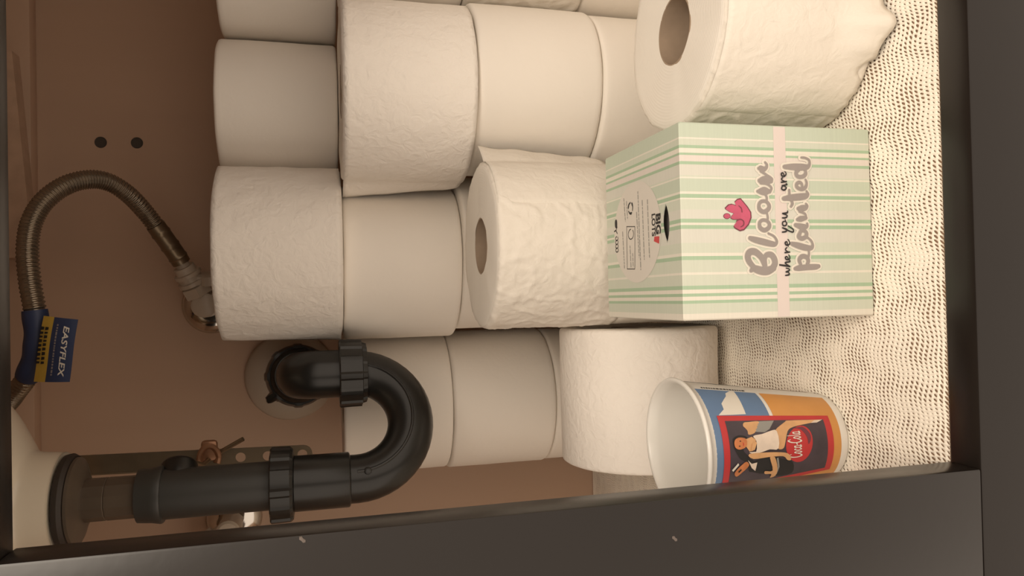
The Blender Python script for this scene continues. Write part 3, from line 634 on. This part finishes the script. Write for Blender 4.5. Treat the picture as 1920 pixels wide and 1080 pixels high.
# ------------------------------------------------------------------ paper rolls
RC = 0.0213
def roll(loc, r, h, label, kind='plain', seed=0, group=None, rot=(0, 0, 0), tail=None, oval=0.012, fray=None):
    e = empty('toilet_paper_roll', loc, label, 'toilet paper', group, rot)
    random.seed(seed); off = Vector((seed * 3.1, seed * 1.7, seed * 0.9))
    n = 240 if kind == 'crumple' else 168; rows = 60 if kind == 'crumple' else 30
    amp = {'plain': 0.0004, 'dots': 0.0006, 'crumple': 0.0009}[kind]
    prof = [(RC, 0.0), (RC + 0.012, -0.0), (r - 0.006, 0.0), (r - 0.0022, 0.0003), (r - 0.0007, 0.0013)]
    nb = len(prof)
    prof += [(r, 0.003 + (h - 0.006) * i / rows) for i in range(rows + 1)]
    ns = len(prof)
    prof += [(r - 0.0007, h - 0.0013), (r - 0.0022, h - 0.0003), (r - 0.006, h), ((r + RC) / 2, h - 0.0003), (RC, h - 0.0008)]
    V = []; Fc = []; fm = []
    ph = random.uniform(0, 6.28)
    for k, (rr, z) in enumerate(prof):
        for i in range(n):
            a = 2 * math.pi * i / n
            w = smoothstep(RC, r, rr)
            d = r * oval * math.cos(2 * a + ph) * w
            p = Vector((math.cos(a) * r, math.sin(a) * r, z))
            q_ = (p + off)
            if rr > r - 0.003:
                if kind == 'crumple':
                    # slanting creases in the outer sheet
                    s1 = noise.noise(Vector((a * 1.6 + z * 30, z * 26 - a * 2.6, seed)))
                    s2 = noise.noise(Vector((a * 3.0 - z * 50, z * 90 + a * 4, seed + 5)))
                    s3 = noise.noise(q_ * 200)
                    d += amp * (0.9 * math.exp(-(s1 * 9) ** 2) + 0.6 * math.exp(-(s2 * 6) ** 2) + 0.45 * noise.noise(q_ * 30) + 0.25 * s3)
                else:
                    d += amp * (noise.noise(q_ * 18) * 1.3 + noise.noise(q_ * 60) * 0.5)
            dz = 0.0006 * noise.noise(Vector((math.cos(a) * 2, math.sin(a) * 2, seed))) if k >= nb - 1 else 0
            if k >= ns: dz += 0.0004 * noise.noise(Vector((rr * 400, a * 2, seed)))
            V.append(Vector((math.cos(a) * (rr + d), math.sin(a) * (rr + d), z + dz)))
    K = len(prof)
    for k in range(K - 1):
        for i in range(n):
            j = (i + 1) % n
            Fc.append((k * n + i, k * n + j, (k + 1) * n + j, (k + 1) * n + i))
            fm.append(0 if nb - 2 <= k <= ns else 1)
    side = {'plain': M_paper, 'dots': M_dots, 'crumple': M_emboss}[kind]
    body = mesh_obj('paper', V, Fc, [side, M_end], e, local=True, fmat=fm, sharp=70)
    core = MB()
    core.spin((0, 0, 0.001), (0, 0, 1), [(0, RC + 0.0003), (h - 0.0018, RC + 0.0003), (h - 0.0018, RC - 0.0008), (0, RC - 0.0008)], 168, closed=True)
    mesh_obj('cardboard_core', core.v, core.f, M_card, e, local=True)
    if tail:
        a0, a1, peel, low = tail[:4]; wav = tail[4] if len(tail) > 4 else 0.0
        nu_, nv_ = 60, 26; V = []; Fc = []
        for i in range(nu_ + 1):
            t = i / nu_; a = math.radians(a0 + (a1 - a0) * t)
            for j in range(nv_ + 1):
                v = j / nv_
                pk = peel * v + low * (1 - v)
                g = smoothstep(1 - 26 / abs(a1 - a0), 1.0, t)
                rr = r + 0.0012 + r * oval * math.cos(2 * a + ph) + pk * max(0, (t - 1 + 17 / abs(a1 - a0)) * abs(a1 - a0) / 17) + 0.0006 * noise.noise(Vector((a * 6, v * 5, seed)))
                rr += wav * g * noise.noise(Vector((v * 4.0, t * 3, seed + 2)))
                rr -= 0.0022 * (1 - smoothstep(0, 0.06, t))
                z = 0.0015 + (h - 0.003) * v + wav * 0.6 * g * noise.noise(Vector((v * 2, 8, seed)))
                fl_ = 0
                if fray:
                    fa, fw_, fd = fray
                    ex = math.exp(-((math.degrees(a) - fa) / fw_) ** 2)
                    fl_ = fd * ex * (1 - smoothstep(0, 0.3, v)) * (0.8 + 0.9 * noise.noise(Vector((a * 5, 3, seed))))
                    rr += max(0, fl_)
                    z = max(0.0008, z + 0.012 * (1 - smoothstep(0, 0.25, v)) * (1 - ex) * abs(noise.noise(Vector((a * 4, 1, seed)))))
                V.append(Vector((math.cos(a) * rr, math.sin(a) * rr, z)))
        for i in range(nu_):
            for j in range(nv_):
                b_ = i * (nv_ + 1) + j
                Fc.append((b_, b_ + 1, b_ + nv_ + 2, b_ + nv_ + 1))
        if a1 > a0: Fc = [tuple(reversed(f)) for f in Fc]
        s = mesh_obj('loose_sheet', V, Fc, side, e, local=True)
        md = s.modifiers.new('sheet_thickness', 'SOLIDIFY'); md.thickness = 0.0003; md.offset = 0
    return e
G = 'stacked toilet paper rolls'
# stack standing against the back in the middle
roll((0.045, 0.683, 0), .070, .0995, 'white roll on the floor at the bottom of the tall middle back stack', 'plain', 11, G)
roll((0.043, 0.686, .0997), .071, .0998, 'white roll second from the floor in the tall middle back stack', 'plain', 12, G)
roll((0.035, 0.689, .1998), .0690, .0995, 'smooth white roll directly below the topmost roll beside the chrome valve', 'plain', 13, G)
roll((0.044, 0.676, .2997), .0720, .100, 'quilted white roll topmost of the middle stack in front of the chrome valve', 'dots', 14, G, tail=(352, 188, 0.0015, 0.004, 0.001))
# stack beside the trap
roll((-0.1, 0.747, 0), .067, .0995, 'white roll on the floor under the stack behind the black trap', 'plain', 21, G)
roll((-0.1, 0.747, .0997), .0672, .0998, 'smooth white roll in the middle of the stack behind the black trap', 'plain', 22, G)
roll((-0.1, 0.748, .1998), .0668, .0998, 'smooth white roll directly behind the black U-shaped trap bend', 'plain', 23, G)
# stack on the right
roll((0.172, 0.608, 0), .068, .0995, 'white roll on the floor at the bottom of the front right stack', 'plain', 31, G)
roll((0.174, 0.610, .0997), .0690, .0998, 'smooth white roll between the big quilted roll and the floor roll', 'plain', 32, G)
roll((0.170, 0.613, .1998), .0718, .1002, 'big quilted white roll on top of the front right stack with loose flap', 'dots', 33, G, tail=(352, 160, 0.0150, 0.0050, 0.001))
# beyond it, mostly outside the picture
roll((0.313, 0.616, 0), .069, .0995, 'white roll on the floor at the far right edge', 'plain', 41, G)
roll((0.3145, 0.612, .0997), .0700, .0998, 'creased white roll at the right edge beside the front right stack', 'crumple', 42, G)
roll((0.314, 0.618, .1998), .0690, .0998, 'white roll at the far right edge under the cropped upper roll', 'plain', 43, G)
roll((0.176, 0.722, .3003), .0640, .102, 'smooth shaded white roll on the upper row under the two peg holes', 'plain', 51, G)
roll((0.311, 0.71, .3000), .0690, .100, 'smooth shaded white roll at the right end of the upper row', 'plain', 52, G)
# the lone rolls
roll((0.04, 0.55, 0), .0628, .0995, 'white roll on the floor hidden behind the green tissue box', 'plain', 61, G)
roll((0.04, 0.55, .0997), .0622, .1005, 'crumpled white roll with open core behind the green tissue box', 'crumple', 62, G, tail=(292, 366, 0.015, 0.006, 0.003), oval=0.004)
roll((0.166, 0.4235, 0.0002), .0622, .100, 'crumpled white roll with ragged foot standing on the liner beside the tissue box', 'crumple', 63, tail=(200, 330, 0.001, 0.001, 0.001), fray=(258, 14, 0.014), oval=0.006)
roll((-0.1345, 0.5695, 0.0648), .0640, .109, 'quilted white roll lying on its side behind the printed cup', 'dots', 71, rot=(0, math.pi / 2, 0), oval=0.006)

# ------------------------------------------------------------------ tissue box
BX, BY, BW, BD, BH = 0.0404, 0.427, 0.1104, 0.110, 0.1245
tb = empty('tissue_box', (BX, BY, 0.0), 'green and white striped cube tissue box printed Bloom where you are planted', 'tissue box')
SC = {'g': srgb(190, 200, 182), 'l': srgb(200, 205, 189), 'w': srgb(222, 217, 204), 'd': srgb(162, 187, 158), 'p': srgb(216, 207, 199), 'h': srgb(207, 206, 195)}
def stripe_mat():
    M = mat('striped_carton', srgb(220, 226, 200), 0.45)
    nt = M.node_tree; b = nt.nodes['Principled BSDF']
    tc = [n for n in nt.nodes if n.type == 'TEX_COORD'][0]
    sx = nt.nodes.new('ShaderNodeSeparateXYZ'); nt.links.new(tc.outputs['Object'], sx.inputs[0])
    mr = nt.nodes.new('ShaderNodeMapRange'); mr.inputs[1].default_value = -BW / 2; mr.inputs[2].default_value = BW / 2
    nt.links.new(sx.outputs[0], mr.inputs[0])
    st = sorted(D['stripes'], key=lambda s: s[0])
    # a stripe reaches from its own position down to the next smaller one
    bounds = [((x - BX + BW / 2) / BW, k) for x, k in st]
    def ramp(items):
        cr = nt.nodes.new('ShaderNodeValToRGB'); cr.color_ramp.interpolation = 'CONSTANT'
        el = cr.color_ramp.elements
        while len(el) > 1: el.remove(el[-1])
        el[0].position = 0; el[0].color = SC[items[0][1]]
        for i in range(1, len(items)):
            e_ = el.new(max(0, min(1, items[i - 1][0]))); e_.color = SC[items[i][1]]
        nt.links.new(mr.outputs[0], cr.inputs[0]); return cr
    half = len(bounds) // 2
    c1 = ramp(bounds[:half + 1]); c2 = ramp(bounds[half:])
    gt = nt.nodes.new('ShaderNodeMath'); gt.operation = 'GREATER_THAN'; gt.inputs[1].default_value = bounds[half][0]
    nt.links.new(mr.outputs[0], gt.inputs[0])
    mx = nt.nodes.new('ShaderNodeMix'); mx.data_type = 'RGBA'
    nt.links.new(gt.outputs[0], mx.inputs['Factor']); nt.links.new(c1.outputs[0], mx.inputs['A']); nt.links.new(c2.outputs[0], mx.inputs['B'])
    # faint cross hatching of the print
    wv = nt.nodes.new('ShaderNodeTexNoise'); wv.inputs['Scale'].default_value = 60
    mp = nt.nodes.new('ShaderNodeMapping'); mp.inputs['Scale'].default_value = (1, 18, 18); nt.links.new(tc.outputs['Object'], mp.inputs[0]); nt.links.new(mp.outputs[0], wv.inputs['Vector'])
    m2 = nt.nodes.new('ShaderNodeMix'); m2.data_type = 'RGBA'; m2.blend_type = 'MULTIPLY'; m2.inputs['Factor'].default_value = 0.10
    nt.links.new(mx.outputs['Result'], m2.inputs['A']); nt.links.new(wv.outputs[0], m2.inputs['B'])
    nt.links.new(m2.outputs['Result'], b.inputs['Base Color'])
    return M
M_stripe = stripe_mat()
hx, hy = BW / 2, BD / 2
def rrect(hx, hy, r, n=4):
    out = []
    for cx, cy, a in ((hx - r, hy - r, 0), (-hx + r, hy - r, 90), (-hx + r, -hy + r, 180), (hx - r, -hy + r, 270)):
        out += [(cx + r * math.cos(math.radians(a + 90 * i / n)), cy + r * math.sin(math.radians(a + 90 * i / n))) for i in range(n + 1)]
    return out
ring0 = rrect(hx, hy, 0.0012)
N = len(ring0)
V = []; Fc = []
for z, ins in ((0.0004, 0.0008), (0.0012, 0.0), (BH - 0.0010, 0.0), (BH - 0.0002, 0.0006)):
    s_ = (hx - ins) / hx
    bulge = 0
    V += [Vector((x * s_, y * s_, z)) for x, y in ring0]
for k in range(3):
    for i in range(N): j = (i + 1) % N; Fc.append((k * N + i, k * N + j, (k + 1) * N + j, (k + 1) * N + i))
Fc.append(tuple(reversed(range(N))))
carton = mesh_obj('carton', V, Fc, M_stripe, tb, local=True)
sl = [(a[0] - BX, a[1] - BY) for a in D['slot']]
(ax0, ay0), (fx, fy), (ax1, ay1), (bx_, by_) = sl
slot = []
def quad(p, c, q_, n=9): return [((1 - t) ** 2 * p[0] + 2 * t * (1 - t) * c[0] + t * t * q_[0], (1 - t) ** 2 * p[1] + 2 * t * (1 - t) * c[1] + t * t * q_[1]) for t in [i / n for i in range(n)]]
pA, pB = (ax0, ay0), (ax1, ay1)
slot = quad(pA, (fx, fy - 0.0045), pB) + quad(pB, (bx_, by_ + 0.0045), pA)
V, Fc = fill([rrect(hx - 0.0006, hy - 0.0006, 0.0012), slot])
Vt = [Vector((x, y, BH - 0.0002)) for x, y in V]
topp = mesh_obj('top_panel', Vt, [tuple(f) for f in Fc], M_stripe, tb, local=True, smooth=False)
md = topp.modifiers.new('board', 'SOLIDIFY'); md.thickness = 0.0006; md.offset = -1 if topp.data.polygons[0].normal.z > 0 else 1
# tissue inside
n = 14; V = []; Fc = []
for i in range(n + 1):
    for j in range(n + 1):
        x, y = -hx + 0.004 + (2 * hx - 0.008) * i / n, -hy + 0.004 + (2 * hy - 0.008) * j / n
        V.append(Vector((x, y, BH - 0.006 + 0.003 * noise.noise((x * 40, y * 40, 0)))))
for i in range(n):
    for j in range(n): a = i * (n + 1) + j; Fc.append((a, a + n + 1, a + n + 2, a + 1))
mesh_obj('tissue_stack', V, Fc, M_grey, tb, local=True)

def front_decal(v2, f2, layer, name, m_, par=None):
    y = -hy - 0.00012 * layer
    return mesh_obj(name, [Vector((p[0] - BX, y - (p[2] if len(p) > 2 else 0), p[1])) for p in v2], f2, m_, par or carton, local=True, smooth=False)
def brush(strokes, grow_=0.0, step=1.2e-5):
    """strokes laid over one another like wet ink, each a hair above the last"""
    parts = []
    for i, s in enumerate(strokes):
        v, f = ribbon(s, grow_)
        parts.append(([(p[0], p[1], i * step + k * 4e-7) for k, p in enumerate(v)], f))
    return join2d(parts)
zb_, zt_ = D['band'][1][0], D['band'][0][0]
front_decal([(BX - hx + .0008, zb_), (BX + hx - .0008, zb_), (BX + hx - .0008, zt_), (BX - hx + .0008, zt_)], [(0, 1, 2, 3)], 1, 'ribbon_print', M_ribbon)
big = D['bloom'] + D['planted']
front_decal(*brush(big, 0.0015, 6e-6), 2, 'lettering_outline', M_white)
front_decal(*brush(big, 0.00035), 5, 'lettering', M_grey)
front_decal(*brush(D['where'], 0.0001), 4, 'lettering', M_ink)
def grow(poly, d):
    cx = sum(p[0] for p in poly) / len(poly); cy = sum(p[1] for p in poly) / len(poly)
    return [(cx + (p[0] - cx) * (1 + d), cy + (p[1] - cy) * (1 + d)) for p in poly]
front_decal(*fill([grow(D['tulip'], 0.09)]), 2, 'tulip_outline', M_pinkdark)
front_decal(*fill([D['tulip']]), 3, 'tulip_print', M_pink)
front_decal(*brush(D['tulip_lines']), 5, 'tulip_outline', M_pinkdark)
front_decal(*fill([grow(D['tulipdot'], 0.2)]), 2, 'tulip_outline', M_pinkdark)
front_decal(*fill([D['tulipdot']]), 3, 'tulip_print', M_pink)

def top_decal(v2, f2, layer, name, m_):
    z = BH - 0.0002 + 0.00012 * layer
    return mesh_obj(name, [Vector((x, y, z)) for x, y in v2], f2, m_, topp, local=True, smooth=False)
LC = (0.0398 - BX, 0.4325 - BY); LR = 0.0318
circ = [(LC[0] + LR * math.cos(i * math.pi / 32), LC[1] + LR * 1.12 * math.sin(i * math.pi / 32)) for i in range(64)]
# the circle stops short of the open slot
circ = [(x, y) if not (y < by_ + 0.004 and abs(x - (ax0 + ax1) / 2) < 0.016) else (x, max(y, by_ + 0.0012)) for x, y in circ]
top_decal(*fill([circ]), 1, 'paper_disc', M_disc)
ringo = [(LC[0] + (LR + .0006) * math.cos(i * math.pi / 32), LC[1] + (LR + .0006) * 1.12 * math.sin(i * math.pi / 32)) for i in range(64)]
L_ = lambda p: (p[0] - BX, p[1] - BY)
def toptext(s, size, c, layer, m_, sx=1.0, bold=0.0):
    v2, f2 = text2d(s, size, bold)
    # the print is upside down to whoever faces the box
    top_decal([(c[0] - x * sx, c[1] - y) for x, y in v2], f2, layer, 'lettering', m_)
cB = L_(((D['BIG'][0][0] + D['BIG'][2][0]) / 2, 0.4008))
toptext('BIG', 0.0085, cB, 2, M_ink, 0.95, 0.00035)
toptext('LOTS', 0.0068, (cB[0], cB[1] + 0.0062), 2, M_ink, 0.85, 0.0002)
bn = L_(D['bang'])
top_decal(*fill([[(bn[0] - .0012, bn[1] + .003), (bn[0] + .0016, bn[1] + .0022), (bn[0] + .0012, bn[1] - .0045), (bn[0] - .0032, bn[1] - .004)]]), 2, 'red_mark', M_red)
random.seed(5)
dl = []
for a, b in D['lines']:
    a, b = L_(a), L_(b); Ln = math.dist(a, b); ux, uy = (b[0] - a[0]) / Ln, (b[1] - a[1]) / Ln
    t = 0
    while t < Ln:
        w_ = min(random.uniform(0.0012, 0.004), Ln - t)
        p, q_ = (a[0] + ux * t, a[1] + uy * t), (a[0] + ux * (t + w_), a[1] + uy * (t + w_))
        dl.append(([(p[0] - uy * .0005, p[1] + ux * .0005), (p[0] + uy * .0005, p[1] - ux * .0005), (q_[0] + uy * .0005, q_[1] - ux * .0005), (q_[0] - uy * .0005, q_[1] + ux * .0005)], [(0, 1, 2, 3)]))
        t += w_ + 0.0006
top_decal(*join2d(dl), 2, 'small_print', M_grey2)
fs = [L_(p) for p in D['fsc']]
ln = [ribbon([(*fs[i], .0005), (*fs[(i + 1) % 4], .0005)], 0, 1) for i in range(4)]
rcx = L_(D['recycle'])
for k in range(3):
    a = k * 2.094
    ln.append(ribbon([(rcx[0] + .0035 * math.cos(a + t), rcx[1] + .0035 * math.sin(a + t), w_) for t, w_ in ((0, .0010), (.7, .0012), (1.3, .0018), (1.6, .0006))], 0, 3))
fc = ((fs[0][0] * 0.8 + fs[3][0] * 0.2), (fs[0][1] + fs[1][1]) / 2)
ln.append(ribbon([(fc[0] + .0032 * math.cos(t), fc[1] + .0042 * math.sin(t), .0006) for t in [i * 0.5 for i in range(12)]], 0, 2))
m1, m2_, m3 = [L_(p) for p in D['marks']]
ln.append(ribbon([(m1[0] - .001, m1[1], .004), (m1[0] + .001, m1[1], .004)], 0, 1))
ln.append(ribbon([(m2_[0] + .002, m2_[1] - .002, .0009), (m2_[0], m2_[1], .0009), (m2_[0] - .0022, m2_[1] - .002, .0009)], 0, 2))
ln.append(ribbon([(m2_[0], m2_[1], .0009), (m2_[0] - .0005, m2_[1] + .003, .0009)], 0, 2))
for i in range(4):
    ln.append(ribbon([(m3[0] + .004 - i * .0026 + .0013 * math.cos(t), m3[1] + .0022 * math.sin(t), .0007) for t in [j * 0.6 for j in range(10)]], 0, 2))
top_decal(*join2d(ln), 2, 'symbols', M_ink)

# ------------------------------------------------------------------ printed cup
CX, CY, CB, CT, CH = -0.0945, 0.424, 0.027, 0.0405, 0.104
cup = empty('printed_cup', (CX, CY, 0.0), 'white plastic cup printed blue and orange with a red framed picture', 'cup')
cr_ = lambda t: CB + (CT - CB) * t
prof = [(0.0012, 0.0), (0.0012, CB - 0.004), (0.0003, CB - 0.0025), (0.0003, CB - 0.0008), (0.0015, CB)]
prof += [(CH * t, cr_(t)) for t in [i / 16 for i in range(1, 16)]]
prof += [(CH - 0.0012, CT + 0.0004), (CH - 0.0008, CT + 0.0016), (CH + 0.0004, CT + 0.0021), (CH + 0.0016, CT + 0.0014), (CH + 0.0018, CT + 0.0002), (CH + 0.0008, CT - 0.0010)]
prof += [(CH * t, cr_(t) - 0.0011) for t in [i / 16 for i in range(15, 0, -1)]] + [(0.004, CB - 0.0016), (0.0032, CB - 0.004), (0.0030, 0.0)]
wallc = MB().spin((CX, CY, 0), (0, 0, 1), prof, 96).build('cup_wall', M_cup, cup, sharp=60)
def cup_decal(v2, f2, layer, name, m_):
    V = []
    for th, t in v2:
        r = cr_(t) + 0.00014 * layer + 0.00006; a = math.radians(th)
        V.append(Vector((CX + r * math.cos(a), CY + r * math.sin(a), CH * t)))
    return mesh_obj(name, V, f2, m_, wallc, sharp=None)
def band2d(a0, a1, t0, t1, n=70, mrows=6):
    V = []; Fc = []
    for i in range(n + 1):
        for j in range(mrows + 1): V.append((a0 + (a1 - a0) * i / n, t0 + (t1 - t0) * j / mrows))
    for i in range(n):
        for j in range(mrows): a = i * (mrows + 1) + j; Fc.append((a, a + mrows + 1, a + mrows + 2, a + 1))
    return V, Fc
A0, A1 = -5.0, 338.0
cup_decal(*band2d(A0 + 10, A1, 0.545, 0.955), 1, 'blue_print', M_cblue)
cup_decal(*band2d(A0 + 10, A1, 0.065, 0.520), 1, 'orange_print', M_orange)
def fillc(poly):
    # scale so that both axes are alike while subdividing
    V, Fc = fill([[(p[0] / 60, p[1]) for p in poly]], 0.08)
    return [(x * 60, y) for x, y in V], Fc
cup_decal(*fillc(D['cloud']), 2, 'cloud_print', M_white)
cup_decal(*band2d(236, 305.5, 0.125, 0.910, 40, 8), 3, 'red_frame_print', M_red)
cup_decal(*band2d(241, 300.5, 0.172, 0.868, 40, 8), 4, 'picture_print', M_pdark)
PL = [('disc', M_red, 5), ('jacket', M_ink, 5), ('towel', M_grey2, 5), ('hair', M_ink, 6), ('arml', M_skin, 5), ('thigh', M_skin, 6), ('neck', M_skin, 7), ('suit', M_suit, 8), ('face', M_skin2, 9), ('armr', M_skin, 9), ('collar', M_suit, 7), ('face2', M_skin2, 8), ('cap', M_white, 9), ('hand', M_skin, 8), ('shade', M_pinkdark, 6), ('eye1', M_ink, 11), ('eye2', M_ink, 11), ('mouth', M_red, 11), ('strap', M_skin, 10), ('brow2', M_ink, 10), ('shoe', M_suit, 8), ('trim', M_grey2, 7)]
for k, m_, ly in PL:
    poly = [(max(241.5, min(300, p[0])), max(0.175, min(0.866, p[1]))) for p in D['pic'][k]]
    if len(poly) > 6 and k != 'disc': poly = [p[:2] for p in crom(poly + poly[:2], 3)[3:-1]]
    cup_decal(*fillc(poly), ly, 'picture_print', m_)
# lettering on the red disc
(ca, ct), (cb_, ct2) = D['coke']
def cs(pts, x0): return [(x0 + p[0], p[1], p[2]) for p in pts]
oo = [(0.55 * math.cos(t) * 0.55 + 0.35, 0.42 + 0.38 * math.sin(t), 0.16) for t in [i * 0.7 for i in range(10)]]
capC = [(1.05, 1.25, 0.12), (0.7, 1.5, 0.16), (0.15, 1.1, 0.24), (0.0, 0.5, 0.24), (0.3, 0.02, 0.2), (0.8, 0.1, 0.14), (1.1, 0.4, 0.1)]
cc2 = [(0.62, 0.7, 0.1), (0.35, 0.82, 0.14), (0.1, 0.45, 0.18), (0.35, 0.05, 0.14), (0.75, 0.2, 0.1)]
stem = [(0.62, 0.8, 0.14), (0.62, 0.3, 0.16), (0.72, 0.04, 0.12), (0.9, 0.15, 0.08)]
ell = [(0.1, 1.5, 0.12), (0.1, 0.8, 0.16), (0.12, 0.2, 0.16), (0.3, 0.02, 0.1), (0.45, 0.15, 0.08)]
lets = [cs(capC, 0), cs(oo, 1.2), cs(cc2, 2.1), cs(oo, 2.95), cs(stem, 2.95), [(3.95, 0.5, 0.1), (4.4, 0.55, 0.1)], cs(capC, 4.6), cs(oo, 5.8), cs(ell, 6.75), cs(oo, 7.25), cs(stem, 7.25)]
v2, f2 = join2d([ribbon(s, 0.02, 4) for s in lets])
W_ = 8.2
v2 = [(ca + 4.5 + (cb_ - ca - 6.5) * x / W_, ct - 0.02 + y * 0.062 + 0.0 * x) for x, y in v2]
cup_decal(v2, f2, 7, 'lettering', M_white)
random.seed(4)
dl = []; t = 0.90
while t > 0.62:
    w_ = random.uniform(0.008, 0.02); dl.append(([(340.2, t), (342.5, t), (342.5, t - w_), (340.2, t - w_)], [(0, 1, 2, 3)])); t -= w_ + 0.006
cup_decal(*join2d(dl), 1, 'small_print', M_ink)
